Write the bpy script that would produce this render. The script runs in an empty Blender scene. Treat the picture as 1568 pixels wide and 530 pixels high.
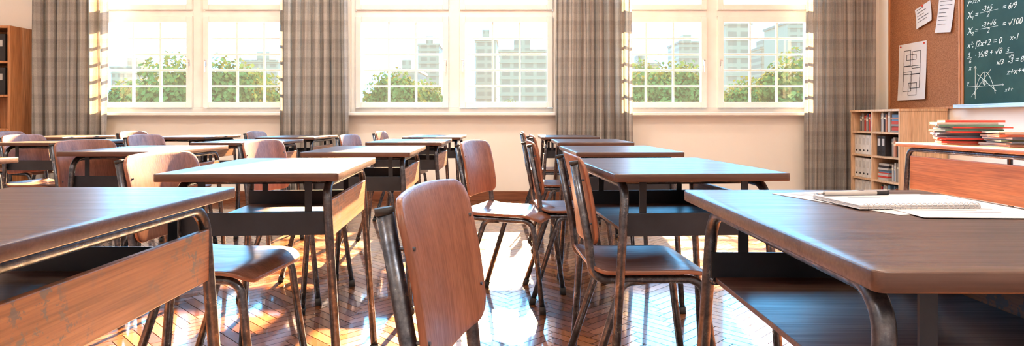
import bpy, bmesh, math, random
from mathutils import Vector, Matrix
random.seed(7)
S = bpy.context.scene
COL = S.collection

# ------------------------------------------------------------------ materials
def new_mat(name):
    m = bpy.data.materials.new(name); m.use_nodes = True
    nt = m.node_tree
    return m, nt, nt.nodes['Principled BSDF']

def mixrgb(nt, fac, a, b, mode='MIX'):
    n = nt.nodes.new('ShaderNodeMix'); n.data_type = 'RGBA'; n.blend_type = mode
    for s, v in ((n.inputs[0], fac), (n.inputs[6], a), (n.inputs[7], b)):
        if isinstance(v, bpy.types.NodeSocket): nt.links.new(v, s)
        elif isinstance(v, (int, float)): s.default_value = v
        else: s.default_value = (*v, 1)
    return n.outputs[2]

def ramp(nt, fac, stops):
    n = nt.nodes.new('ShaderNodeValToRGB')
    els = n.color_ramp.elements
    while len(els) < len(stops): els.new(0.5)
    for e, (p, c) in zip(els, stops):
        e.position = p; e.color = (*c, 1) if not isinstance(c, (int, float)) else (c, c, c, 1)
    nt.links.new(fac, n.inputs[0])
    return n.outputs[0]

def noise(nt, vec, scale, detail=3, rough=0.5, dist=0.0):
    n = nt.nodes.new('ShaderNodeTexNoise')
    n.inputs['Scale'].default_value = scale; n.inputs['Detail'].default_value = detail
    n.inputs['Roughness'].default_value = rough; n.inputs['Distortion'].default_value = dist
    if vec: nt.links.new(vec, n.inputs['Vector'])
    return n.outputs[0]

def coords(nt, scale=(1, 1, 1), rnd=True, kind='Object'):
    tc = nt.nodes.new('ShaderNodeTexCoord')
    out = tc.outputs[kind]
    if rnd:
        oi = nt.nodes.new('ShaderNodeObjectInfo')
        mul = nt.nodes.new('ShaderNodeMath'); mul.operation = 'MULTIPLY'; mul.inputs[1].default_value = 37.0
        nt.links.new(oi.outputs['Random'], mul.inputs[0])
        add = nt.nodes.new('ShaderNodeVectorMath'); add.operation = 'ADD'
        nt.links.new(out, add.inputs[0]); nt.links.new(mul.outputs[0], add.inputs[1])
        out = add.outputs[0]
    mp = nt.nodes.new('ShaderNodeMapping'); mp.inputs['Scale'].default_value = scale
    nt.links.new(out, mp.inputs['Vector'])
    return mp.outputs[0]

def bump(nt, h, strength, bs, dist=0.01):
    b = nt.nodes.new('ShaderNodeBump'); b.inputs['Strength'].default_value = strength
    b.inputs['Distance'].default_value = dist
    nt.links.new(h, b.inputs['Height']); nt.links.new(b.outputs[0], bs.inputs['Normal'])

def wood(name, c1, c2, c3, axis='x', rough=0.35, coat=0.25, scratches=False, spec=0.5, fine=0.72):
    m, nt, bs = new_mat(name)
    lo, hi = 1.2, 22.0
    sc = {'x': (lo, hi, hi), 'y': (hi, lo, hi), 'z': (hi, hi, lo)}[axis]
    v = coords(nt, sc)
    g = noise(nt, v, 1.2, 5, 0.6, 0.8)
    col = ramp(nt, g, [(0.3, c1), (0.5, c2), (0.72, c3)])
    sc2 = {'x': (6, 200, 200), 'y': (200, 6, 200), 'z': (200, 200, 6)}[axis]
    v2 = coords(nt, sc2)
    f = noise(nt, v2, 1.0, 2)
    fr = ramp(nt, f, [(0.35, fine), (0.6, 1.0)])
    col = mixrgb(nt, 1.0, col, fr, 'MULTIPLY')
    if scratches:
        v3 = coords(nt, (1, 1, 1))
        s = noise(nt, v3, 30, 6, 0.75)
        sr = ramp(nt, s, [(0.53, 0.0), (0.56, 1.0)])
        s2 = noise(nt, v3, 6, 3)
        s2r = ramp(nt, s2, [(0.44, 0.0), (0.55, 0.85)])
        mm = nt.nodes.new('ShaderNodeMath'); mm.operation = 'MULTIPLY'
        nt.links.new(sr, mm.inputs[0]); nt.links.new(s2r, mm.inputs[1])
        col = mixrgb(nt, mm.outputs[0], col, (0.09, 0.085, 0.09))
    nt.links.new(col, bs.inputs['Base Color'])
    rr = ramp(nt, f, [(0.3, rough + 0.10), (0.7, rough - 0.05)])
    nt.links.new(rr, bs.inputs['Roughness'])
    bs.inputs['Coat Weight'].default_value = coat
    bs.inputs['Coat Roughness'].default_value = 0.25
    bs.inputs['Specular IOR Level'].default_value = spec
    bump(nt, f, 0.12, bs, 0.002)
    return m

def plain(name, c, rough=0.5, metal=0.0, var=0.08, vs=8.0, bmp=0.0, coat=0.0):
    m, nt, bs = new_mat(name)
    v = coords(nt)
    n = noise(nt, v, vs, 4)
    d = tuple(max(0, x * (1 - var * 2)) for x in c); l = tuple(min(1, x * (1 + var)) for x in c)
    nt.links.new(ramp(nt, n, [(0.3, d), (0.7, l)]), bs.inputs['Base Color'])
    bs.inputs['Roughness'].default_value = rough; bs.inputs['Metallic'].default_value = metal
    bs.inputs['Coat Weight'].default_value = coat
    if bmp: bump(nt, noise(nt, v, vs * 12, 3), bmp, bs, 0.003)
    return m

M_top = wood('desktop_wood', (0.066, 0.033, 0.025), (0.090, 0.048, 0.037), (0.118, 0.066, 0.051), 'x', 0.36, 0.2, fine=.8)
M_ply = wood('chair_plywood', (0.18, 0.074, 0.044), (0.245, 0.106, 0.064), (0.31, 0.142, 0.09), 'z', 0.4, 0.15, fine=.8)
M_seat = wood('seat_plywood', (0.15, 0.066, 0.043), (0.205, 0.094, 0.061), (0.265, 0.13, 0.086), 'x', 0.33, 0.3, fine=.8)
M_panel = wood('tray_panel_wood', (0.19, 0.083, 0.040), (0.28, 0.128, 0.062), (0.37, 0.18, 0.095), 'y', 0.42, 0.1, True)
M_traybt = wood('tray_board_wood', (0.055, 0.024, 0.018), (0.078, 0.035, 0.026), (0.10, 0.048, 0.036), 'x', 0.42, 0.2, fine=.8)
M_shelf = wood('shelf_light_wood', (0.58, 0.38, 0.24), (0.68, 0.47, 0.31), (0.76, 0.55, 0.39), 'z', 0.45, 0.1)
M_shelf2 = wood('tall_shelf_wood', (0.42, 0.18, 0.08), (0.54, 0.25, 0.11), (0.62, 0.32, 0.16), 'z', 0.45, 0.1)
M_tdesk = wood('teacher_desk_wood', (0.34, 0.115, 0.048), (0.44, 0.16, 0.066), (0.52, 0.21, 0.095), 'y', 0.36, 0.3)
M_base = wood('baseboard_wood', (0.16, 0.06, 0.03), (0.24, 0.09, 0.045), (0.3, 0.13, 0.07), 'x', 0.35, 0.2)
M_cap = plain('rubber_cap', (0.03, 0.03, 0.032), 0.6)
M_dark = plain('dark_metal_sheet', (0.035, 0.042, 0.055), 0.4, 0.4, 0.15)
M_white = plain('window_white_paint', (0.86, 0.84, 0.80), 0.4, 0, 0.02)
M_wall = plain('wall_paint_cream', (0.84, 0.80, 0.745), 0.75, 0, 0.02, 1.5, 0.05)
M_ceil = plain('ceiling_paint', (0.9, 0.89, 0.88), 0.8, 0, 0.02)
M_handle = plain('handle_metal', (0.6, 0.6, 0.62), 0.25, 0.9)
M_paper = plain('paper', (0.60, 0.58, 0.58), 0.7, 0, 0.02)
M_ink = plain('ink', (0.06, 0.06, 0.07), 0.7)
M_chalk = plain('chalk', (0.7, 0.78, 0.76), 0.9)
M_red = plain('pin_red', (0.6, 0.05, 0.03), 0.4)
M_bin = plain('black_box_file', (0.035, 0.033, 0.035), 0.5)
M_label = plain('label', (0.5, 0.48, 0.46), 0.6)

# worn steel tube
M_tube, nt, bs = new_mat('worn_steel_tube')
v = coords(nt)
n1 = noise(nt, v, 45, 6, 0.7)
n2 = noise(nt, v, 9, 3)
c = ramp(nt, n1, [(0.35, (0.06, 0.068, 0.085)), (0.55, (0.12, 0.133, 0.158)), (0.7, (0.23, 0.245, 0.27))])
rust = ramp(nt, n2, [(0.6, 0.0), (0.72, 0.2)])
c = mixrgb(nt, rust, c, (0.14, 0.075, 0.045))
nt.links.new(c, bs.inputs['Base Color'])
nt.links.new(ramp(nt, n1, [(0.35, 0.42), (0.7, 0.22)]), bs.inputs['Roughness'])
bs.inputs['Metallic'].default_value = 0.8
bump(nt, n1, 0.15, bs, 0.001)

# parquet (per plank colour attribute)
M_floor, nt, bs = new_mat('herringbone_parquet')
at = nt.nodes.new('ShaderNodeAttribute'); at.attribute_name = 'plank'
sep = nt.nodes.new('ShaderNodeSeparateColor'); nt.links.new(at.outputs['Color'], sep.inputs[0])
base = ramp(nt, sep.outputs[0], [(0.0, (0.12, 0.040, 0.015)), (0.5, (0.20, 0.074, 0.026)), (1.0, (0.29, 0.12, 0.046))])
v = coords(nt, (1, 1, 1), False)
g = noise(nt, v, 60, 4, 0.7)
gr = ramp(nt, g, [(0.3, 0.75), (0.65, 1.0)])
nt.links.new(mixrgb(nt, 1.0, base, gr, 'MULTIPLY'), bs.inputs['Base Color'])
w = noise(nt, v, 2.5, 4)
ad = nt.nodes.new('ShaderNodeMath'); ad.operation = 'ADD'
nt.links.new(ramp(nt, w, [(0.3, 0.14), (0.7, 0.22)]), ad.inputs[0])
ml = nt.nodes.new('ShaderNodeMath'); ml.operation = 'MULTIPLY'; ml.inputs[1].default_value = 0.16
nt.links.new(sep.outputs[1], ml.inputs[0]); nt.links.new(ml.outputs[0], ad.inputs[1])
nt.links.new(ad.outputs[0], bs.inputs['Roughness'])
bs.inputs['Coat Weight'].default_value = 1.0; bs.inputs['Coat Roughness'].default_value = 0.06
bs.inputs['Coat IOR'].default_value = 2.4
bump(nt, g, 0.05, bs, 0.002)
M_sub = plain('floor_joint', (0.02, 0.01, 0.008), 0.9)

# glass
M_glass = bpy.data.materials.new('window_glass'); M_glass.use_nodes = True
nt = M_glass.node_tree; nt.nodes.clear()
o = nt.nodes.new('ShaderNodeOutputMaterial'); mx = nt.nodes.new('ShaderNodeMixShader')
tr = nt.nodes.new('ShaderNodeBsdfTransparent'); gl = nt.nodes.new('ShaderNodeBsdfGlossy')
gl.inputs['Roughness'].default_value = 0.02; mx.inputs[0].default_value = 0.04
nt.links.new(tr.outputs[0], mx.inputs[1]); nt.links.new(gl.outputs[0], mx.inputs[2]); nt.links.new(mx.outputs[0], o.inputs[0])

# curtain
M_curt = bpy.data.materials.new('curtain_fabric'); M_curt.use_nodes = True
nt = M_curt.node_tree; nt.nodes.clear()
o = nt.nodes.new('ShaderNodeOutputMaterial')
tc = nt.nodes.new('ShaderNodeTexCoord'); sp = nt.nodes.new('ShaderNodeSeparateXYZ')
nt.links.new(tc.outputs['UV'], sp.inputs[0])
def band(sock, freq, lo, hi, k):
    a = nt.nodes.new('ShaderNodeMath'); a.operation = 'MULTIPLY'; a.inputs[1].default_value = freq
    nt.links.new(sock, a.inputs[0])
    b = nt.nodes.new('ShaderNodeMath'); b.operation = 'FRACT'; nt.links.new(a.outputs[0], b.inputs[0])
    return ramp(nt, b.outputs[0], [(0.0, 1 - k), (lo, 1 - k), (lo + 0.06, 1.0), (hi, 1.0), (hi + .06, 1 - k * .6), (0.97, 1 - k * .5)])
bv = band(sp.outputs[1], 5.0, 0.22, 0.6, .16)
bh = band(sp.outputs[0], 12.0, 0.3, 0.6, .3)
cc = mixrgb(nt, 1.0, bv, bh, 'MULTIPLY')
vv = coords(nt, (1, 1, 1), False)
nn = noise(nt, vv, 160, 2)
cc = mixrgb(nt, 1.0, cc, ramp(nt, nn, [(0.3, 0.8), (0.7, 1.0)]), 'MULTIPLY')
cc = mixrgb(nt, 1.0, cc, (0.52, 0.50, 0.48), 'MULTIPLY')
df = nt.nodes.new('ShaderNodeBsdfDiffuse'); tl = nt.nodes.new('ShaderNodeBsdfTranslucent')
nt.links.new(cc, df.inputs[0])
nt.links.new(mixrgb(nt, 1.0, cc, (1.0, 0.88, 0.72), 'MULTIPLY'), tl.inputs[0])
mx = nt.nodes.new('ShaderNodeMixShader'); mx.inputs[0].default_value = 0.22
nt.links.new(df.outputs[0], mx.inputs[1]); nt.links.new(tl.outputs[0], mx.inputs[2]); nt.links.new(mx.outputs[0], o.inputs[0])

# cork, chalkboard
M_cork, nt, bs = new_mat('cork')
v = coords(nt, (1, 1, 1), False)
n = noise(nt, v, 90, 5, 0.8)
nt.links.new(ramp(nt, n, [(0.3, (0.16, 0.068, 0.032)), (0.5, (0.30, 0.137, 0.068)), (0.7, (0.42, 0.22, 0.125))]), bs.inputs['Base Color'])
bs.inputs['Roughness'].default_value = 0.9
M_board, nt, bs = new_mat('green_chalkboard')
v = coords(nt, (1, 1, 1), False)
n = noise(nt, v, 4, 5, 0.6)
nt.links.new(ramp(nt, n, [(0.3, (0.007, 0.040, 0.028)), (0.75, (0.024, 0.075, 0.054))]), bs.inputs['Base Color'])
bs.inputs['Roughness'].default_value = 0.6

# attribute coloured (books)
M_book, nt, bs = new_mat('book_cover')
at = nt.nodes.new('ShaderNodeAttribute'); at.attribute_name = 'bcol'
nt.links.new(at.outputs['Color'], bs.inputs['Base Color']); bs.inputs['Roughness'].default_value = 0.4

# outside (leaves and facades glow by added emission that stands in for haze)
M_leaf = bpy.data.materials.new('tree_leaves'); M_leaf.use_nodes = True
nt = M_leaf.node_tree; nt.nodes.clear()
o = nt.nodes.new('ShaderNodeOutputMaterial')
v = coords(nt); n = noise(nt, v, 1.5, 3)
lc = ramp(nt, n, [(0.3, (0.085, 0.072, 0.014)), (0.7, (0.15, 0.12, 0.028))])
df = nt.nodes.new('ShaderNodeBsdfDiffuse'); tl = nt.nodes.new('ShaderNodeBsdfTranslucent')
nt.links.new(lc, df.inputs[0]); nt.links.new(mixrgb(nt, 1.0, lc, (.22, .28, .2), 'MULTIPLY'), tl.inputs[0])
mx = nt.nodes.new('ShaderNodeMixShader'); mx.inputs[0].default_value = 0.35
nt.links.new(df.outputs[0], mx.inputs[1]); nt.links.new(tl.outputs[0], mx.inputs[2])
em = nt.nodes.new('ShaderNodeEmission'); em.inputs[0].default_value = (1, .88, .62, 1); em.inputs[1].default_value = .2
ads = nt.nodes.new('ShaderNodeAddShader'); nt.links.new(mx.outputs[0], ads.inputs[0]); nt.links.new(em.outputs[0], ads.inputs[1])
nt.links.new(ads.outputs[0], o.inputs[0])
M_bark = plain('tree_bark', (0.1, 0.07, 0.05), 0.9)
M_ground = plain('lawn', (0.1, 0.1, 0.04), 0.9)
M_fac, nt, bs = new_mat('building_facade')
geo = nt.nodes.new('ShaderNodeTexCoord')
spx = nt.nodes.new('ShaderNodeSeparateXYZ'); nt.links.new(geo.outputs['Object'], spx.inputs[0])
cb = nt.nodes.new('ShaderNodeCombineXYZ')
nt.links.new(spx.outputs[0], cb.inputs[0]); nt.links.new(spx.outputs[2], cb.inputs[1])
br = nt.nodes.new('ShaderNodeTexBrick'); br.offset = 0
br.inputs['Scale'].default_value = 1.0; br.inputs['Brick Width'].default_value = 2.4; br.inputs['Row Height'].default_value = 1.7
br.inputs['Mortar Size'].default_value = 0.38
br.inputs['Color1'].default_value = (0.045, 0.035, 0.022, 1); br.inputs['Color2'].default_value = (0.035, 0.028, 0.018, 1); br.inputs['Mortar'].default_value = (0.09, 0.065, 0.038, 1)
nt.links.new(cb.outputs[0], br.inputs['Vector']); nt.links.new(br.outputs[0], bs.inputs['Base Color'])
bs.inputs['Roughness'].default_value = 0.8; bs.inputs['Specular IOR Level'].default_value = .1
bs.inputs['Emission Color'].default_value = (1, .88, .70, 1); bs.inputs['Emission Strength'].default_value = .46  # warm glow put into the facade in place of distance haze

# ------------------------------------------------------------------ mesh builder
class B:
    def __init__(s, mats):
        s.bm = bmesh.new(); s.mats = mats
        s.uv = None; s.cl = None
    def mi(s, m):
        if m not in s.mats: s.mats.append(m)
        return s.mats.index(m)
    def box(s, lo, hi, m, bev=0.0, mat=None, col=None):
        vs = []
        for x in (lo[0], hi[0]):
            for y in (lo[1], hi[1]):
                for z in (lo[2], hi[2]):
                    p = Vector((x, y, z))
                    if mat: p = mat @ p
                    vs.append(s.bm.verts.new(p))
        idx = [(0, 1, 3, 2), (4, 6, 7, 5), (0, 4, 5, 1), (2, 3, 7, 6), (0, 2, 6, 4), (1, 5, 7, 3)]
        fs = [s.bm.faces.new([vs[i] for i in f]) for f in idx]
        k = s.mi(m)
        for f in fs: f.material_index = k
        if col is not None:
            if s.cl is None: s.cl = s.bm.loops.layers.float_color.new('bcol')
            for f in fs:
                for l in f.loops: l[s.cl] = (*col, 1)
        if bev > 0:
            es = list({e for f in fs for e in f.edges})
            r = bmesh.ops.bevel(s.bm, geom=es, offset=bev, segments=2, profile=0.5, affect='EDGES', clamp_overlap=True)
            for f in r['faces']: f.material_index = k
    def tube(s, pts, r, m, fillet=0.0, seg=14, cap=None):
        pts = [Vector(p) for p in pts]
        path = [pts[0]]
        for i in range(1, len(pts) - 1):
            p = pts[i]; a = (pts[i - 1] - p); b = (pts[i + 1] - p)
            ang = a.angle(b)
            f = fillet
            if f > 0 and ang < 3.1:
                d = min(f / math.tan(ang / 2), a.length * 0.49, b.length * 0.49)
                an = a.normalized(); bn = b.normalized()
                q0 = p + an * d; q1 = p + bn * d
                N = 8
                w_ = math.sin(ang / 2)
                for j in range(N + 1):
                    t_ = j / N
                    b0, b1, b2 = (1 - t_) ** 2, 2 * t_ * (1 - t_) * w_, t_ ** 2
                    path.append((q0 * b0 + p * b1 + q1 * b2) / (b0 + b1 + b2))
            else: path.append(p)
        path.append(pts[-1])
        k = s.mi(m)
        t = (path[1] - path[0]).normalized()
        up = Vector((0, 0, 1)) if abs(t.z) < 0.9 else Vector((1, 0, 0))
        nrm = t.cross(up).normalized()
        rings = []
        for i, p in enumerate(path):
            if i == 0: tt = path[1] - path[0]
            elif i == len(path) - 1: tt = path[-1] - path[-2]
            else: tt = (path[i + 1] - path[i]).normalized() + (path[i] - path[i - 1]).normalized()
            tt.normalize()
            nrm = (nrm - tt * nrm.dot(tt)).normalized()
            bn = tt.cross(nrm)
            rings.append([s.bm.verts.new(p + (nrm * math.cos(2 * math.pi * j / seg) + bn * math.sin(2 * math.pi * j / seg)) * r) for j in range(seg)])
        for a, b in zip(rings, rings[1:]):
            for j in range(seg):
                f = s.bm.faces.new((a[j], a[(j + 1) % seg], b[(j + 1) % seg], b[j]))
                f.material_index = k; f.smooth = True
        for rg in (rings[0][::-1], rings[-1]):
            f = s.bm.faces.new(rg); f.material_index = k
    def slab(s, hx, hy, r, th, m, bev=0.003, xf=None, edge_mat=None):
        def outline(ins):
            a, b, rr = hx - ins, hy - ins, max(r - ins, 0.001)
            pts = []
            cs = [(a - rr, b - rr, 0), (-a + rr, b - rr, 90), (-a + rr, -b + rr, 180), (a - rr, -b + rr, 270)]
            for i, (cx, cy, a0) in enumerate(cs):
                for j in range(7):
                    an = math.radians(a0 + 90 * j / 6)
                    pts.append((cx + rr * math.cos(an), cy + rr * math.sin(an)))
                nx = cs[(i + 1) % 4]; an = math.radians(a0 + 90)
                e0 = pts[-1]; e1 = (nx[0] + rr * math.cos(an), nx[1] + rr * math.sin(an))
                for j in range(1, 8):
                    t = j / 8; pts.append((e0[0] * (1 - t) + e1[0] * t, e0[1] * (1 - t) + e1[1] * t))
            return pts
        h = th / 2
        L = []
        inner = outline(bev)
        for sc in (0.2, 0.4, 0.6, 0.8, 0.92, 1.0): L.append([(x * sc, y * sc, h) for x, y in inner])
        L.append([(x, y, h - bev * 0.3) for x, y in outline(bev * 0.3)])
        L.append([(x, y, h - bev) for x, y in outline(0)])
        L.append([(x, y, -h + bev) for x, y in outline(0)])
        L.append([(x, y, -h + bev * 0.3) for x, y in outline(bev * 0.3)])
        for sc in (1.0, 0.92, 0.8, 0.6, 0.4, 0.2): L.append([(x * sc, y * sc, -h) for x, y in inner])
        xf = xf or (lambda x, y, z: Vector((x, y, z)))
        k = s.mi(m); ke = s.mi(edge_mat) if edge_mat else k
        R = [[s.bm.verts.new(xf(*p)) for p in ring] for ring in L]
        n = len(R[0])
        for q, (a, b) in enumerate(zip(R, R[1:])):
            for j in range(n):
                f = s.bm.faces.new((a[j], b[j], b[(j + 1) % n], a[(j + 1) % n])); f.smooth = True
                f.material_index = ke if 5 <= q <= 9 else k
        c0 = s.bm.verts.new(xf(0, 0, h)); c1 = s.bm.verts.new(xf(0, 0, -h))
        for j in range(n):
            f = s.bm.faces.new((c0, R[0][j], R[0][(j + 1) % n])); f.smooth = True; f.material_index = k
            f = s.bm.faces.new((c1, R[-1][(j + 1) % n], R[-1][j])); f.smooth = True; f.material_index = k
    def mesh(s, name):
        bmesh.ops.recalc_face_normals(s.bm, faces=s.bm.faces)
        me = bpy.data.meshes.new(name); s.bm.to_mesh(me); s.bm.free()
        for m in s.mats: me.materials.append(m)
        return me
    def obj(s, name, loc=(0, 0, 0), rz=0, parent=None):
        return place(s.mesh(name), name, loc, rz, parent)

def place(me, name, loc=(0, 0, 0), rz=0, parent=None):
    o = bpy.data.objects.new(name, me); COL.objects.link(o)
    o.location = loc; o.rotation_euler = (0, 0, math.radians(rz))
    if parent: o.parent = parent
    return o

# ------------------------------------------------------------------ room
XL, XR, YF, YB, ZC = -6.2, 4.1, -2.2, 7.0, 4.1
# floor
W, Lp = 0.05, 0.25
bm = bmesh.new(); cl = bm.loops.layers.float_color.new('plank')
g = 0.0016
rot = Matrix.Rotation(math.radians(45), 2)
def plank(x0, y0, x1, y1):
    cc_ = rot @ Vector(((x0 + x1) / 2, (y0 + y1) / 2))
    if not (XL - .2 < cc_.x < XR + .2 and YF - .2 < cc_.y < YB + .2): return
    vs = []
    for x, y in ((x0 + g, y0 + g), (x1 - g, y0 + g), (x1 - g, y1 - g), (x0 + g, y1 - g)):
        p = rot @ Vector((x, y)); vs.append(bm.verts.new((p.x, p.y, 0)))
    f = bm.faces.new(vs); c = (random.random(), random.random(), random.random(), 1)
    for l in f.loops: l[cl] = c
for n in range(-290, 291):
    for m_ in range(-42, 43):
        ox = n * W + 2 * Lp * m_; oy = n * W
        plank(ox, oy, ox + Lp, oy + W)
        plank(ox, oy + W, ox + W, oy + W + Lp)
for co, no in (((XL, 0, 0), (-1, 0, 0)), ((XR, 0, 0), (1, 0, 0)), ((0, YF, 0), (0, -1, 0)), ((0, YB, 0), (0, 1, 0))):
    bmesh.ops.bisect_plane(bm, geom=bm.verts[:] + bm.edges[:] + bm.faces[:], plane_co=co, plane_no=no, clear_outer=True)
vs = [bm.verts.new(p) for p in ((XL, YF, -0.0015), (XR, YF, -0.0015), (XR, YB, -0.0015), (XL, YB, -0.0015))]
f = bm.faces.new(vs); f.material_index = 1
for f in bm.faces:
    if f.normal.z < 0: f.normal_flip()
me = bpy.data.meshes.new('floor'); bm.to_mesh(me); bm.free()
me.materials.append(M_floor); me.materials.append(M_sub)
place(me, 'floor')

WIN = [-3.53, -0.65, 2.25]; HW = 1.16; ZS, ZT = 0.98, 3.75
b = B([M_wall])
T = 0.25
b.box((XL - .2, YB, -0.1), (XR + .2, YB + T, ZS), M_wall)
b.box((XL - .2, YB, ZT), (XR + .2, YB + T, ZC), M_wall)
xs = [XL - .2] + [v for c_ in WIN for v in (c_ - HW, c_ + HW)] + [XR + .2]
for i in range(0, len(xs), 2):
    b.box((xs[i], YB, ZS), (xs[i + 1], YB + T, ZT), M_wall)
b.obj('wall_back')
b = B([M_wall]); b.box((XR, YF - .2, -0.1), (XR + .2, YB, ZC), M_wall); b.obj('wall_right')
b = B([M_wall]); b.box((XL - .2, YF - .2, -0.1), (XL, YB, ZC), M_wall); b.obj('wall_left')
b = B([M_wall]); b.box((XL, YF - .2, -0.1), (XR, YF, ZC), M_wall); b.obj('wall_front')
b = B([M_ceil]); b.box((XL - .2, YF - .2, ZC), (XR + .2, YB + T, ZC + .15), M_ceil); b.obj('ceiling')
b = B([M_base]); b.box((XL, YB - .018, 0.0), (XR, YB, .10), M_base, .003); b.obj('baseboard_back')
b = B([M_base]); b.box((XR - .018, YF, 0.0), (XR, YB - .02, .10), M_base, .003); b.obj('baseboard_right')
b = B([M_base]); b.box((XL, YF, 0.0), (XL + .018, YB - .02, .10), M_base, .003); b.obj('baseboard_left')

# windows
for i, cx in enumerate(WIN):
    b = B([M_white])
    y0, y1 = YB + .06, YB + .14
    def fr(x0, z0, x1, z1, ya=y0, yb=y1, bev=.004): b.box((cx + x0, ya, z0), (cx + x1, yb, z1), M_white, bev)
    fr(-HW, ZS, -HW + .05, ZT); fr(HW - .05, ZS, HW, ZT)
    fr(-HW + .05, ZS, HW - .05, ZS + .05); fr(-HW + .05, ZT - .05, HW - .05, ZT)
    fr(-.06, ZS + .05, .06, ZT - .05)
    fr(-HW + .05, 2.06, -.06, 2.13); fr(.06, 2.06, HW - .05, 2.13)
    for sx in (-1, 1):
        xa, xb = sorted((sx * .062, sx * (HW - .052)))
        for (za, zb, mz) in ((ZS + .052, 2.058, True), (2.132, ZT - .052, False)):
            st = .065; yy0, yy1 = YB + .03, YB + .10
            fr(xa, za, xa + st, zb, yy0, yy1, .006); fr(xb - st, za, xb, zb, yy0, yy1, .006)
            fr(xa + st, za, xb - st, za + st, yy0, yy1, .006); fr(xa + st, zb - st, xb - st, zb, yy0, yy1, .006)
            gx0, gx1, gz0, gz1 = xa + st, xb - st, za + st, zb - st
            k = b.mi(M_glass)
            f = b.bm.faces.new([b.bm.verts.new((cx + x, YB + .075, z)) for x, z in ((gx0, gz0), (gx1, gz0), (gx1, gz1), (gx0, gz1))]); f.material_index = k
            if mz:
                for j in (1, 2):
                    x = gx0 + (gx1 - gx0) * j / 3; fr(x - .011, gz0, x + .011, gz1, YB + .06, YB + .09, .002)
                for j in (1, 2, 3, 4):
                    z = gz0 + (gz1 - gz0) * j / 5; fr(gx0, z - .011, gx1, z + .011, YB + .058, YB + .088, .002)
        hx = cx + sx * .095
        b.box((hx - .012, YB + .015, 1.5), (hx + .012, YB + .03, 1.57), M_handle, .003)
        b.box((hx - .009, YB - .01, 1.43), (hx + .009, YB + .004, 1.55), M_white, .003)
        b.box((hx - .006, YB - .0, 1.53), (hx + .006, YB + .02, 1.545), M_handle)
    b.obj('window_%d' % (i + 1))
    b = B([M_white])
    b.box((cx - HW - .02, YB - .12, .945), (cx + HW + .02, YB + .06, .98), M_white, .006)
    b.box((cx - HW - .0, YB - .02, .925), (cx + HW, YB, .945), M_white, .003)
    b.obj('trim_%d' % (i + 1))

# curtains
def curtain(x0, x1, loc_y, seed, folds):
    bm = bmesh.new(); uv = bm.loops.layers.uv.new('UVMap')
    nx, nz = folds * 14, 46
    grid = []
    z0, z1 = 0.12, 3.88
    for j in range(nz + 1):
        tz = j / nz; z = z0 + (z1 - z0) * tz
        row = []
        for i_ in range(nx + 1):
            t = i_ / nx
            a = t * folds * 2 * math.pi + 0.7 * math.sin(t * 9 + seed) + 0.35 * math.sin(tz * 5 + seed + t * 4)
            amp = 0.042 * (0.75 + 0.35 * math.sin(t * 7 + seed)) * (1.15 - .35 * tz)
            x = x0 + (x1 - x0) * t + 0.016 * math.sin(2 * a + 1) + 0.012 * math.sin(tz * 4 + t * 6 + seed) * (1 - tz)
            y = loc_y + amp * math.sin(a) + .010 * math.sin(a * 2.3 + seed)
            row.append(bm.verts.new((x, y, z)))
        grid.append(row)
    for j in range(nz):
        for i_ in range(nx):
            f = bm.faces.new((grid[j][i_], grid[j][i_ + 1], grid[j + 1][i_ + 1], grid[j + 1][i_])); f.smooth = True
            uvs = [(i_ / nx * 1.9, j / nz * 3.75), ((i_ + 1) / nx * 1.9, j / nz * 3.75), ((i_ + 1) / nx * 1.9, (j + 1) / nz * 3.75), (i_ / nx * 1.9, (j + 1) / nz * 3.75)]
            for l, u in zip(f.loops, uvs): l[uv].uv = u
    me = bpy.data.meshes.new('curtain'); bm.to_mesh(me); bm.free(); me.materials.append(M_curt)
    place(me, 'curtain')
curtain(-5.24, -4.40, 6.81, 1, 7)
curtain(-2.54, -1.78, 6.81, 2, 7)
curtain(0.47, 1.30, 6.81, 3, 8)
curtain(3.19, 3.94, 6.81, 4, 7)
b = B([M_handle]); b.tube([(-5.6, 6.81, 3.90), (4.06, 6.81, 3.90)], .014, M_handle)
for x in (-5.55, -3.5, -.65, 2.25, 4.0):
    b.tube([(x, 6.81, 3.90), (x, 7.0, 3.90)], .008, M_handle)
b.obj('curtain_rod')

# ------------------------------------------------------------------ school desk
def desk_mesh():
    b = B([M_top, M_tube, M_panel, M_traybt, M_dark, M_cap])
    HX, HY = .25, .36
    b.slab(HX, HY, .012, .022, M_top, .002, lambda x, y, z: Vector((x, y, z + .739)))
    r = .0125
    for sx in (-1, 1):
        a = sx * .205
        b.tube([(sx * .25, -.32, .012), (a, -.30, .7145), (a, .30, .7145), (sx * .25, .32, .012)], r, M_tube, .055)
        for sy in (-1, 1):
            b.tube([(sx * .2508, sy * .3204, 0), (sx * .2492, sy * .3195, .03)], .0155, M_cap)
    for y in (-.2, .2):
        b.tube([(-.205, y, .7145), (.205, y, .7145)], .009, M_tube)
    # tray
    b.box((-.205, -.285, .572), (.205, .285, .582), M_traybt, .001)
    for sy in (-1, 1):
        y = sy * .285
        b.box((-.212, min(y, y + sy * .006), .566), (.208, max(y, y + sy * .006), .632), M_dark, .001)
        for x in (-.15, .15):
            b.box((x - .01, min(y, y - sy * .004), .632), (x + .01, max(y, y - sy * .004), .725), M_dark)
    b.box((.206, -.296, .56), (.220, .296, .668), M_panel, .002)
    for sx in (-1, 1):
        for sy in (-1, 1):
            b.tube([(sx * .205, sy * .285, .575), (sx * .214, sy * .306, .575)], .007, M_tube)
    return b.mesh('school_desk')
DESK = desk_mesh()
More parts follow.
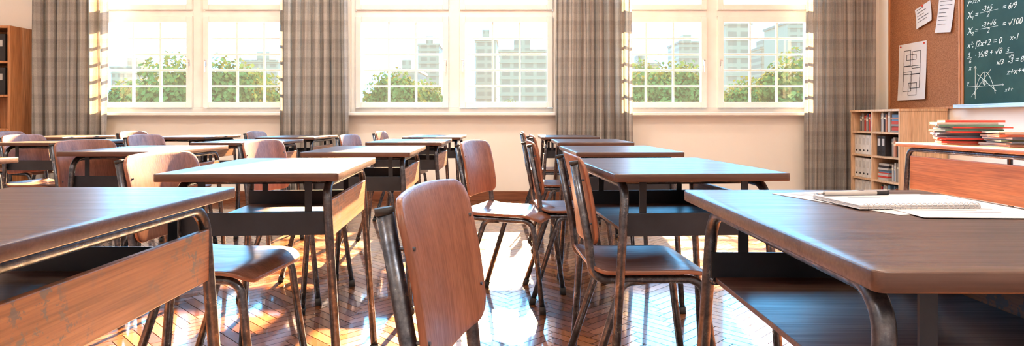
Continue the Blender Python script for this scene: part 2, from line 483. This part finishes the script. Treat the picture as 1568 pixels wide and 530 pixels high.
desks = [(-.86, 1.03, 0), (-.76, 2.09, 4), (-.73, 3.22, 2), (-.71, 4.45, 0), (-.69, 5.7, 0),
         (.612, .975, -.5), (.505, 2.09, 4), (.53, 3.22, 2), (.55, 4.45, 0), (.50, 5.7, 0),
         (-2.22, 2.15, 0), (-1.88, 3.27, 2), (-1.83, 4.4, 0), (-1.92, 5.65, 0),
         (-2.87, 5.7, 0), (-3.1, 4.4, 0), (-3.25, 3.1, 0), (-4.05, 5.65, 0), (-4.3, 4.4, 0)]
for x, y, r_ in desks: place(DESK, 'school_desk', (x, y, 0), r_)

def chair_mesh():
    b = B([M_seat, M_ply, M_tube, M_cap])
    def seat(x, y, z):
        dz = -0.014 * math.cos(min(1, abs(y) / .19) * math.pi / 2) * math.cos(min(1, abs(x + .03) / .19) * math.pi / 2)
        if x > .11: dz -= (x - .11) ** 2 * 4.5
        if x < -.12: dz += (-.12 - x) ** 2 * 4
        return Vector((x, y, .449 + z + dz))
    b.slab(.19, .19, .05, .013, M_seat, .003, seat)
    def back(u, v_, w_):
        x = -.205 - (v_) * .17 + (u / .18) ** 2 * .022 + w_ - .0 + (v_ / .13) ** 2 * -.006
        if v_ > 0: v_ = v_ - (u / .18) ** 2 * .010 * (v_ / .135)
        return Vector((x, u, .66 + v_))
    b.slab(.180, .135, .04, .011, M_ply, .003, back)
    r = .0125
    for sy in (-1, 1):
        y = sy * .162
        b.tube([(-.235, y, .77), (-.192, y, .54), (-.18, y, .425), (.15, y, .422), (.205, y * 1.1, .01)], r, M_tube, .05)
        b.tube([(-.02, y * .98, .42), (-.09, y, .415), (-.225, y * 1.12, .01)], r, M_tube, .04)
        b.tube([(.2053, y * 1.1, 0), (.202, y * 1.1, .035)], .0155, M_cap)
        b.tube([(-.226, y * 1.12, 0), (-.217, y * 1.115, .03)], .0155, M_cap)
        b.tube([(-.2355, y, .767), (-.237, y, .777)], .0135, M_cap)
        for v_ in (.06, -.07):
            x = -.205 - v_ * .17 + .018
            b.tube([(x - .03, y, .66 + v_), (x + .0065, y, .66 + v_)], .003, M_tube)
    for x in (-.1, .1):
        b.tube([(x, -.162, .422), (x, .162, .422)], .009, M_tube)
    return b.mesh('school_chair')
CHAIR = chair_mesh()
chairs = [(.082, .995, -10), (-.935, 2.03, -6), (.41, 2.03, 3), (.01, 3.13, -20), (.31, 3.25, 4), (.36, 4.45, 2), (.32, 5.7, 0),
          (-1.10, 3.25, -12), (-.95, 4.45, -8), (-.98, 5.7, -4), (-2.02, 3.22, -14), (-2.6, 2.2, 0), (-2.38, 4.4, -8), (-2.1, 5.65, -5),
          (-3.25, 5.7, -8), (-3.25, 4.42, -6), (-3.6, 3.1, 0), (-4.35, 5.65, -5), (-4.65, 4.4, 0), (-1.25, 1.05, 0)]
for x, y, r_ in chairs: place(CHAIR, 'school_chair', (x, y, 0), r_)

# ------------------------------------------------------------------ teacher desk
b = B([M_tdesk, M_tube, M_panel, M_cap])
x0, x1, y0, y1 = 2.5, 3.25, 2.45, 4.1
cxd, cyd = (x0 + x1) / 2, (y0 + y1) / 2
b.slab((x1 - x0) / 2, (y1 - y0) / 2, .02, .024, M_tdesk, .003, lambda x, y, z: Vector((x, y, z + .738)))
hx, hy = (x1 - x0) / 2 - .05, (y1 - y0) / 2 - .07
for sx in (-1, 1):
    b.tube([(sx * (hx + .03), -hy - .02, 0), (sx * hx, -hy, .711), (sx * hx, hy, .711), (sx * (hx + .03), hy + .02, 0)], .015, M_tube, .06)
for y in (-.5, 0, .5): b.tube([(-hx, y, .711), (hx, y, .711)], .011, M_tube)
b.box((-hx - .006, -hy + .02, .46), (-hx + .012, hy - .02, .668), M_tdesk, .003)
b.box((-hx + .012, -hy + .02, .46), (hx, hy - .02, .478), M_tdesk, .002)
b.obj('teacher_desk', (cxd, cyd, 0))

# magazine stacks
BC = [(.50, .06, .05), (.45, .43, .40), (.05, .09, .16), (.45, .12, .07), (.03, .03, .04), (.45, .42, .39), (.14, .24, .36), (.5, .08, .06), (.28, .25, .23), (.07, .18, .16), (.5, .25, .18)]
def stack(name, loc, n, w, l, seed, rz=0, tmin=.005, tmax=.013):
    rnd = random.Random(seed); b = B([M_book])
    z = 0
    for i in range(n):
        t = rnd.uniform(tmin, tmax)
        m = Matrix.Translation((rnd.uniform(-.02, .02), rnd.uniform(-.03, .03), 0)) @ Matrix.Rotation(math.radians(rnd.uniform(-9, 9)), 4, 'Z')
        c = rnd.choice(BC); sw = w * rnd.uniform(.88, 1); sl = l * rnd.uniform(.88, 1)
        ct = .0018
        b.box((-sw / 2, -sl / 2, z), (sw / 2, sl / 2, z + ct), M_book, 0, m, c)
        b.box((-sw / 2 + .003, -sl / 2 + .003, z + ct), (sw / 2 - .002, sl / 2 - .003, z + t - ct), M_book, 0, m, (.5, .45, .41))
        b.box((-sw / 2, -sl / 2, z + t - ct), (sw / 2, sl / 2, z + t), M_book, 0, m, c)
        b.box((-sw / 2, -sl / 2, z + ct), (-sw / 2 + .002, sl / 2, z + t - ct), M_book, 0, m, c)
        z += t + .0005
    b.obj(name, loc, rz)
stack('magazine_stack', (2.78, 3.82, .7505), 14, .24, .32, 3, 70)
stack('magazine_stack', (2.86, 3.50, .7505), 8, .24, .32, 5, 80)

# ------------------------------------------------------------------ bookshelf (low, right wall), front facing -X
b = B([M_shelf])
X0, X1, Ya, Yb, H = 3.63, 4.078, 5.87, 6.72, 1.0
t = .022
Ym = 6.33
b.box((X0, Ya, 0), (X1, Ya + t, H - t), M_shelf, .002)
b.box((X0, Yb - t, 0), (X1, Yb, H - t), M_shelf, .002)
b.box((X0 + .002, Ym - t / 2, .05), (X1, Ym + t / 2, H - t), M_shelf, .001)
b.box((X0 - .005, Ya - .005, H - t), (X1, Yb, H), M_shelf, .002)
b.box((X1 - .008, Ya + t, .05), (X1, Yb - t, H - t), M_shelf)
b.box((X0 + .01, Ya + t, 0), (X0 + .025, Yb - t, .05), M_shelf)
levels = [.05, .28, .52, .76]
for z in levels:
    b.box((X0 + .004, Ya + t, z), (X1 - .008, Ym - t / 2, z + .018), M_shelf)
    b.box((X0 + .004, Ym + t / 2, z), (X1 - .008, Yb - t, z + .018), M_shelf)
b.obj('bookshelf')
def bookrow(name, ya, yb, z, seed, hmin=.15, hmax=.2, lay=False):
    rnd = random.Random(seed); b = B([M_book]); y = ya
    if lay:
        zz = z
        while zz < z + .16:
            tt = rnd.uniform(.01, .03); c = rnd.choice(BC); dd = rnd.uniform(-.01, .01)
            b.box((X0 + .05 + dd, ya + .01, zz), (X0 + .28 + dd, yb, zz + tt), M_book, .001, None, c); zz += tt + .0005
    else:
        while y < yb - .03:
            tt = rnd.uniform(.012, .035); h = rnd.uniform(hmin, hmax); dp = rnd.uniform(0, .03); c = rnd.choice(BC)
            b.box((X0 + .04 + dp, y, z), (X0 + .24 + dp, y + tt, z + h), M_book, .0015, None, c)
            b.box((X0 + .0395 + dp, y + .001, z + h * .7), (X0 + .0405 + dp, y + tt - .001, z + h * .8), M_book, 0, None, (.7, .65, .5))
            y += tt + .001
    b.obj(name)
bookrow('row_of_books', 6.36, 6.68, .7785, 1, .15, .19)
bookrow('row_of_books', 6.09, 6.30, .7785, 2, .16, .195)
bookrow('pile_of_books', 5.90, 6.08, .7785, 3, lay=True)
bookrow('row_of_books', 5.91, 6.12, .5385, 4, .15, .19)
bookrow('pile_of_books', 6.12, 6.30, .2985, 6, lay=True)
bookrow('row_of_books', 5.91, 6.10, .2985, 8, .15, .19)
bookrow('row_of_books', 6.0, 6.30, .0685, 9, .15, .19)
def binders(name, ya, n, z, mat, h=.2, X=X0, w=.065):
    b = B([mat, M_label, M_cap])
    for i in range(n):
        y = ya + i * (w + .004)
        b.box((X + .03, y, z), (X + .26, y + w, z + h), mat, .003)
        b.box((X + .0285, y + .012, z + h * .5), (X + .0305, y + w - .012, z + h * .85), M_label)
        b.tube([(X + .028, y + w / 2, z + h * .2), (X + .0305, y + w / 2, z + h * .2)], .01, M_cap)
    b.obj(name)
M_wbind = plain('white_binder', (.62, .60, .58), .5)
binders('ring_binders', 6.35, 5, .5385, M_wbind)
binders('ring_binders', 6.35, 5, .2985, M_wbind)
binders('ring_binders', 6.35, 5, .0685, M_wbind)
binders('ring_binders', 6.15, 2, .5385, M_bin)

# ------------------------------------------------------------------ tall shelf at left (front facing -Y)
b = B([M_shelf2])
sx0, sx1, sy0, sy1, H = -6.18, -5.33, 6.66, 6.98, 1.90
b.box((sx1 - .03, sy0, 0), (sx1, sy1, H), M_shelf2, .002)
b.box((sx0, sy0, 0), (sx0 + .03, sy1, H), M_shelf2, .002)
b.box((sx0 + .03, sy1 - .01, 0), (sx1 - .03, sy1, H), M_shelf2)
zl = [.06, .42, .78, 1.14, 1.50, 1.875]
for z in zl: b.box((sx0 + .03, sy0 + .004, z), (sx1 - .03, sy1 - .01, z + .025), M_shelf2, .001)
b.obj('tall_bookcase')
for q, z in enumerate(zl[1:5]):
    if q == 1: continue
    b = B([M_bin, M_label, M_cap])
    n = 6; w = .118
    for i in range(n):
        x = sx0 + .04 + i * (w + .005)
        b.box((x, sy0 + .03, z + .0255), (x + w, sy0 + .27, z + .025 + .29), M_bin, .003)
        b.box((x + .03, sy0 + .0285, z + .18), (x + w - .03, sy0 + .0305, z + .25), M_label)
    b.obj('box_files')

# ------------------------------------------------------------------ boards on right wall
XW = XR
b = B([M_shelf2, M_cork])
b.box((XW - .02, 5.72, 1.02), (XW - .002, 6.76, 2.45), M_cork)
for (a0, a1, z0, z1) in ((6.76, 6.785, 1.0, 2.47), (5.70, 5.72, 1.0, 2.47), (5.72, 6.76, 1.0, 1.02), (5.72, 6.76, 2.45, 2.47)):
    b.box((XW - .03, a0, z0), (XW - .002, a1, z1), M_shelf2, .002)
b.obj('cork_board')
M_alu = plain('aluminium_trim', (.6, .66, .7), .35, .6)
cbE = bpy.data.objects.new('chalkboard', None); COL.objects.link(cbE)
b = B([M_board, M_alu])
b.box((XW - .02, 2.6, 1.03), (XW - .002, 5.66, 2.4), M_board)
b.box((XW - .03, 5.66, 1.01), (XW - .002, 5.69, 2.43), M_shelf2, .002)
b.box((XW - .03, 2.57, 1.01), (XW - .002, 2.6, 2.43), M_shelf2, .002)
b.box((XW - .03, 2.6, 2.4), (XW - .002, 5.66, 2.43), M_shelf2, .002)
b.box((XW - .10, 2.57, 1.0), (XW - .002, 5.69, 1.022), M_alu, .003)
b.box((XW - .10, 2.57, 1.022), (XW - .094, 5.69, 1.034), M_alu, .001)
b.obj('board', parent=cbE)
def chalk_text(txt, y, z, size):
    cu = bpy.data.curves.new('chalk_writing', 'FONT'); cu.body = txt; cu.size = size; cu.shear = .3
    cu.extrude = .0004
    cu.materials.append(M_chalk)
    o = bpy.data.objects.new('chalk_writing', cu); COL.objects.link(o)
    o.location = (XW - .0212, y, z); o.rotation_euler = (math.radians(90), math.radians(random.uniform(-2.5, 1.5)), math.radians(-90)); o.parent = cbE
def chalk_line(pts, r=.003):
    cu = bpy.data.curves.new('chalk_stroke', 'CURVE'); cu.dimensions = '3D'; cu.bevel_depth = r * .7; cu.bevel_resolution = 1
    s = cu.splines.new('POLY'); s.points.add(len(pts) - 1)
    for p, q in zip(s.points, pts): p.co = (XW - .021, q[0], q[1], 1)
    cu.materials.append(M_chalk)
    o = bpy.data.objects.new('chalk_stroke', cu); COL.objects.link(o); o.parent = cbE
# first column, fractions written as numerator / bar / denominator
def fraction(y, z, num, den, size=.05, w=.2):
    chalk_text(num, y - .01, z + .018, size); chalk_line([(y, z + .008), (y - w, z + .008)]); chalk_text(den, y - w * .35, z - .038, size)
chalk_text('y-x =', 5.62, 2.03, .075); fraction(5.40, 2.04, '1', '2', .05, .06); chalk_text('x + y²·3', 5.32, 2.03, .07)
chalk_text('½x·y', 5.60, 2.13, .07); chalk_text('= 4x²+9', 5.36, 2.13, .07)
chalk_text('y-½x', 5.62, 1.93, .075); chalk_text('+ ⅓·y²-x²', 5.40, 1.93, .07)
chalk_text('X', 5.62, 1.80, .085); chalk_text('1', 5.565, 1.785, .045); chalk_text('=', 5.53, 1.80, .07); fraction(5.46, 1.82, '-3+5', '2', .065, .2); chalk_text('= 6/9', 5.22, 1.81, .07)
chalk_text('X', 5.62, 1.66, .085); chalk_text('2', 5.565, 1.645, .045); chalk_text('=', 5.53, 1.66, .07); fraction(5.46, 1.68, '-3+√6', '2', .065, .2); chalk_text('= √100', 5.22, 1.67, .07)
chalk_text('x²: |2x+2 = 0', 5.62, 1.54, .075); chalk_text('x-1', 5.14, 1.55, .07)
fraction(5.62, 1.44, '5', '6', .055, .06); chalk_text('· ⅓/8 + √8', 5.53, 1.44, .07); fraction(5.18, 1.44, '5', '√5', .05, .08)
chalk_text('x/3', 5.28, 1.36, .06); chalk_text('-3 = 8', 5.16, 1.36, .065); chalk_text('z+x++', 5.17, 1.27, .07)
chalk_line([(5.62, 1.19), (5.20, 1.19)]); chalk_line([(5.52, 1.08), (5.52, 1.37)])
chalk_line([(5.535, 1.35), (5.52, 1.37), (5.505, 1.35)]); chalk_line([(5.215, 1.2), (5.20, 1.19), (5.215, 1.18)])
chalk_line([(5.53 - .24 * i / 20, 1.12 + .19 * (1 - ((i - 10) / 10) ** 2)) for i in range(21)])
chalk_line([(5.57, 1.10), (5.34, 1.33)]); chalk_line([(5.50, 1.30), (5.28, 1.14)]); chalk_line([(5.41, 1.31), (5.41, 1.19)])
chalk_line([(5.41 - .02 * math.cos(i), 1.22 + .02 * math.sin(i)) for i in [k / 2 for k in range(13)]])
chalk_text('x', 5.60, 1.34, .06); chalk_text('y', 5.62, 1.21, .05); chalk_text('x++', 5.19, 1.13, .05)
for k_, base_y in enumerate((4.75, 3.95, 3.2)):
    for z, t_ in ((2.15, 'a² + b² = c²'), (2.02, '½(x+y)²'), (1.89, 'f(x) = 3x² - 7'), (1.76, 'n = ½n(n+1)'), (1.63, 'x = -b ± √d'), (1.5, 'y = 2x + 4'), (1.37, '6x : 3 = 8'), (1.24, 'z² = 100')):
        chalk_text(t_, base_y, z, .07)
# pinned papers
def pinned(y0, y1, z0, z1, rotd, lines, plan=False):
    E = bpy.data.objects.new('pinned_paper', None); COL.objects.link(E)
    w, h = abs(y1 - y0), z1 - z0
    E.location = (XW - .023, (y0 + y1) / 2, (z0 + z1) / 2)
    E.rotation_euler = (math.radians(rotd), 0, 0)
    bm = bmesh.new(); N = 8
    gr = [[bm.verts.new((-.002 - .018 * (1 - j / N) ** 2 - .004 * abs(math.sin(i * .7)) * (1 - j / N), w / 2 - w * i / N, -h / 2 + h * j / N)) for i in range(N + 1)] for j in range(N + 1)]
    for j in range(N):
        for i in range(N):
            f = bm.faces.new((gr[j][i], gr[j][i + 1], gr[j + 1][i + 1], gr[j + 1][i])); f.smooth = True
    me = bpy.data.meshes.new('sheet'); bm.to_mesh(me); bm.free(); me.materials.append(M_paper)
    place(me, 'sheet', parent=E)
    b = B([M_ink, M_red])
    def mark(ya, za, yb, zb):
        zc = (za + zb) / 2; tz = (zc + h / 2) / h
        xx = -.003 - .018 * (1 - tz) ** 2 - .005 * (1 - tz)
        b.box((xx - .001, min(ya, yb), min(za, zb)), (xx, max(ya, yb), max(za, zb)), M_ink)
    if plan:
        t = .005
        R = [(-.3, -.3, .05, -.05), (.0, -.35, .3, .0), (-.3, .05, .0, .35), (.05, .1, .3, .38), (-.3, -.05, .3, .1), (-.15, .2, .2, .3), (-.2, -.42, .1, -.2)]
        for a0, c0, a1, c1 in R:
            a0 *= w; a1 *= w; c0 *= h; c1 *= h
            mark(a0, c0, a1, c0 + t); mark(a0, c1 - t, a1, c1)
            for s_ in range(4):
                q0 = c0 + (c1 - c0) * s_ / 4; q1 = c0 + (c1 - c0) * (s_ + 1) / 4
                mark(a0, q0, a0 + t, q1); mark(a1 - t, q0, a1, q1)
    else:
        rnd = random.Random(int(w * 1e4))
        for i in range(lines):
            z = h * .38 - i * h * .75 / lines
            mark(w * .38, z, w * .38 - w * rnd.uniform(.4, .75), z + .004)
    for yy in ((-w * .42, w * .42) if plan else (0,)):
        b.tube([(-.002, yy, h * .46), (-.012, yy, h * .46)], .007, M_red)
    b.obj('print_and_pins', parent=E)
pinned(6.60, 6.16, 1.10, 1.68, 0, 0, True)
pinned(6.32, 6.08, 1.83, 2.04, -14, 5)
pinned(6.00, 5.78, 1.72, 2.05, 6, 7)

# ------------------------------------------------------------------ stationery on near desk
zt = .7502
def sheet(name, cx, cy, w, l, rz, z, lines=True):
    b = B([M_paper, M_ink])
    b.slab(w / 2, l / 2, .002, .0008, M_paper, .0002, lambda x, y, zz: Vector((x, y, zz + .0005)))
    if lines:
        for i in range(12):
            y = l * .4 - i * l * .065
            b.box((-w * .4, y, .0009), (w * (.1 + .3 * ((i * 7) % 5) / 5), y + .0015, .0011), M_ink)
    return b.obj(name, (cx, cy, z), rz)
sheet('paper_sheet', .665, 1.15, .21, .297, 16, zt)
sheet('paper_sheet', .735, 1.09, .21, .297, -3, zt + .0012)
# notebook
b = B([M_paper, M_ink, M_handle])
b.box((-.105, -.074, 0), (.105, .074, .001), M_paper, .0003)
for i in range(3): b.box((-.103, -.073 + .0003 * i, .0012 + i * .0018), (.103, .073, .0026 + i * .0018), M_paper, .0003)
for i in range(22):
    x = -.095 + i * .19 / 21
    pts = [(x + .0006 * j, -.074 + .005 * math.cos(j * math.pi / 5), .0045 + .005 * math.sin(j * math.pi / 5)) for j in range(11)]
    b.tube(pts, .0007, M_handle, 0, 6)
b.box((-.06, .03, .0063), (.0, .034, .0065), M_ink)
b.obj('spiral_notebook', (.672, 1.11, zt + .0022), 3)
# pen
b = B([M_label, M_cap, M_handle])
b.tube([(-.06, 0, 0), (.045, 0, 0)], .0042, M_label); b.tube([(.045, 0, 0), (.07, 0, 0)], .0042, M_cap)
b.tube([(-.06, 0, 0), (-.073, 0, 0)], .002, M_handle); b.tube([(-.075, 0, .0), (-.08, 0, 0)], .0008, M_handle)
b.box((.02, -.001, .004), (.068, .001, .0056), M_handle)
b.obj('ballpoint_pen', (.635, 1.165, zt + .0022 + .0064 + .0043), 8)
sheet('paper_sheet', -1.83, 3.15, .21, .297, 60, zt)

# ------------------------------------------------------------------ outside
b = B([M_ground]); b.box((-150, 9, -4.2), (150, 220, -4), M_ground); b.obj('ground')
def tree_mesh(seed):
    rnd = random.Random(seed); b = B([M_leaf, M_bark])
    blobs = [(Vector((0, 0, 6.6)), 1.5)]
    for i in range(13):
        a = rnd.uniform(0, 6.28); zz = rnd.uniform(3.6, 6.6); rr = rnd.uniform(.6, 2.4) * (1 - max(0, zz - 5) * .35)
        blobs.append((Vector((rr * math.cos(a), rr * math.sin(a), zz)), rnd.uniform(.8, 1.35)))
    b.tube([(0, 0, 0), (.1, 0, 2), (.0, .1, 4.2)], .22, M_bark, .5)
    for c_, r_ in blobs[:8]: b.tube([(0, 0, 2.6), c_ * .6 + Vector((0, 0, 1.2)), c_], .07, M_bark, .3, 6)
    k = b.mi(M_leaf)
    for c_, r_ in blobs:
        for _ in range(900):
            d = Vector((rnd.gauss(0, 1), rnd.gauss(0, 1), rnd.gauss(0, 1))).normalized()
            p = c_ + d * r_ * rnd.uniform(.55, 1.08)
            n_ = (d + Vector((rnd.uniform(-1, 1), rnd.uniform(-1, 1), rnd.uniform(-1, 1))) * .8).normalized()
            u = n_.orthogonal().normalized() * rnd.uniform(.06, .12); w_ = n_.cross(u)
            f = b.bm.faces.new([b.bm.verts.new(p + q) for q in (-u - w_ * .5, u - w_ * .6, u * .9 + w_, -u * .5 + w_)]); f.material_index = k
    me = bpy.data.meshes.new('tree'); b.bm.to_mesh(me); b.bm.free()
    for m in b.mats: me.materials.append(m)
    return me
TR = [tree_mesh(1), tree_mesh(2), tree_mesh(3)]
def px2x(px, d): return (px - 784) / 960 * d
for i, (px, d, ytop) in enumerate(((262, 28, 80), (200, 34, 122), (345, 30, 84), (400, 36, 108), (600, 33, 104), (650, 38, 122), (985, 30, 92), (1040, 31, 90),
                                 (1145, 36, 118), (1225, 26, 76), (1175, 44, 134), (480, 44, 130), (100, 34, 120), (1320, 30, 110), (780, 70, 152))):
    top = .9 + (183 - ytop) / 960 * d
    s_ = (top + 4) / 8.1
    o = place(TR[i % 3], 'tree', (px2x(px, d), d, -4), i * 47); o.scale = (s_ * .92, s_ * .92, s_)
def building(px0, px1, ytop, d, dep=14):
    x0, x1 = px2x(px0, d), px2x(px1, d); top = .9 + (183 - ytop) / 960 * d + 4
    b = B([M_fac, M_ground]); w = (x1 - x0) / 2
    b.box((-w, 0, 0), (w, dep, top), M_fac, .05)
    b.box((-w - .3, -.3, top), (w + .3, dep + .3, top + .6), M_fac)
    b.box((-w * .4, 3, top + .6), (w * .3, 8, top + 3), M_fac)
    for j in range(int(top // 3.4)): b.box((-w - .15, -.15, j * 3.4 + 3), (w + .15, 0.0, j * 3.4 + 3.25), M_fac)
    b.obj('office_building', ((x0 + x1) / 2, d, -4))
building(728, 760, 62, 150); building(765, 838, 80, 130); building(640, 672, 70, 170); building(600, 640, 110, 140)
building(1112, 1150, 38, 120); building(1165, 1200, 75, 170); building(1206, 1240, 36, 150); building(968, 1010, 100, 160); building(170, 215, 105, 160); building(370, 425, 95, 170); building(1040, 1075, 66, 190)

# ------------------------------------------------------------------ lights
sun = bpy.data.lights.new('sun', 'SUN'); sun.energy = 120; sun.angle = math.radians(.8); sun.color = (1, .64, .32)
so = bpy.data.objects.new('sun', sun); COL.objects.link(so)
el, az = math.radians(28), math.radians(4)
dirv = Vector((-math.sin(az) * math.cos(el), -math.cos(az) * math.cos(el), -math.sin(el)))
so.rotation_euler = dirv.to_track_quat('-Z', 'Y').to_euler(); so.location = (1, 12, 8)
for cx in WIN:
    a = bpy.data.lights.new('window_portal', 'AREA'); a.shape = 'RECTANGLE'; a.size = 2.3; a.size_y = 2.8; a.cycles.is_portal = True
    o = bpy.data.objects.new('window_portal', a); COL.objects.link(o); o.location = (cx, YB + .2, 2.36); o.rotation_euler = (math.radians(-90), 0, 0)
# fill lamps added on the unseen ceiling to brighten the room
M_fillb = plain('fill_housing', (.8, .8, .8), .4)
for (x, y, e, c_) in ((-3.5, 3.0, 70, (1, .92, .8)), (1.5, 3.2, 70, (1, .92, .8)), (-1.0, 5.0, 75, (1, .92, .8)), (-3.2, -.8, 85, (1, .94, .88)), (1.2, -.8, 85, (1, .94, .88))):
    b = B([M_fillb]); b.box((-.75, -.33, 0), (.75, .33, .05), M_fillb, .005)
    ho = b.obj('ceiling_fill', (x, y, ZC - .05))
    a = bpy.data.lights.new('fill_area', 'AREA'); a.shape = 'RECTANGLE'; a.size = 1.4; a.size_y = .6; a.energy = e; a.color = c_
    o = bpy.data.objects.new('fill_area', a); COL.objects.link(o); o.location = (0, 0, -.01); o.parent = ho

wd = bpy.data.worlds.new('sky'); S.world = wd; wd.use_nodes = True
bg = wd.node_tree.nodes['Background']; bg.inputs[0].default_value = (.13, .55, 1.0, 1); bg.inputs[1].default_value = 12.0

S.view_settings.view_transform = 'Standard'
try: S.view_settings.look = 'Medium High Contrast'
except Exception as ex: print('look', ex)
S.view_settings.exposure = 0.0

cam = bpy.data.cameras.new('camera'); co = bpy.data.objects.new('camera', cam); COL.objects.link(co)
co.location = (0, 0, .9); co.rotation_euler = (math.radians(90), 0, 0)
cam.sensor_width = 36; cam.lens = 960 / 1568 * 36; cam.shift_y = -82 / 1568; cam.clip_start = .05; cam.clip_end = 500
S.camera = co
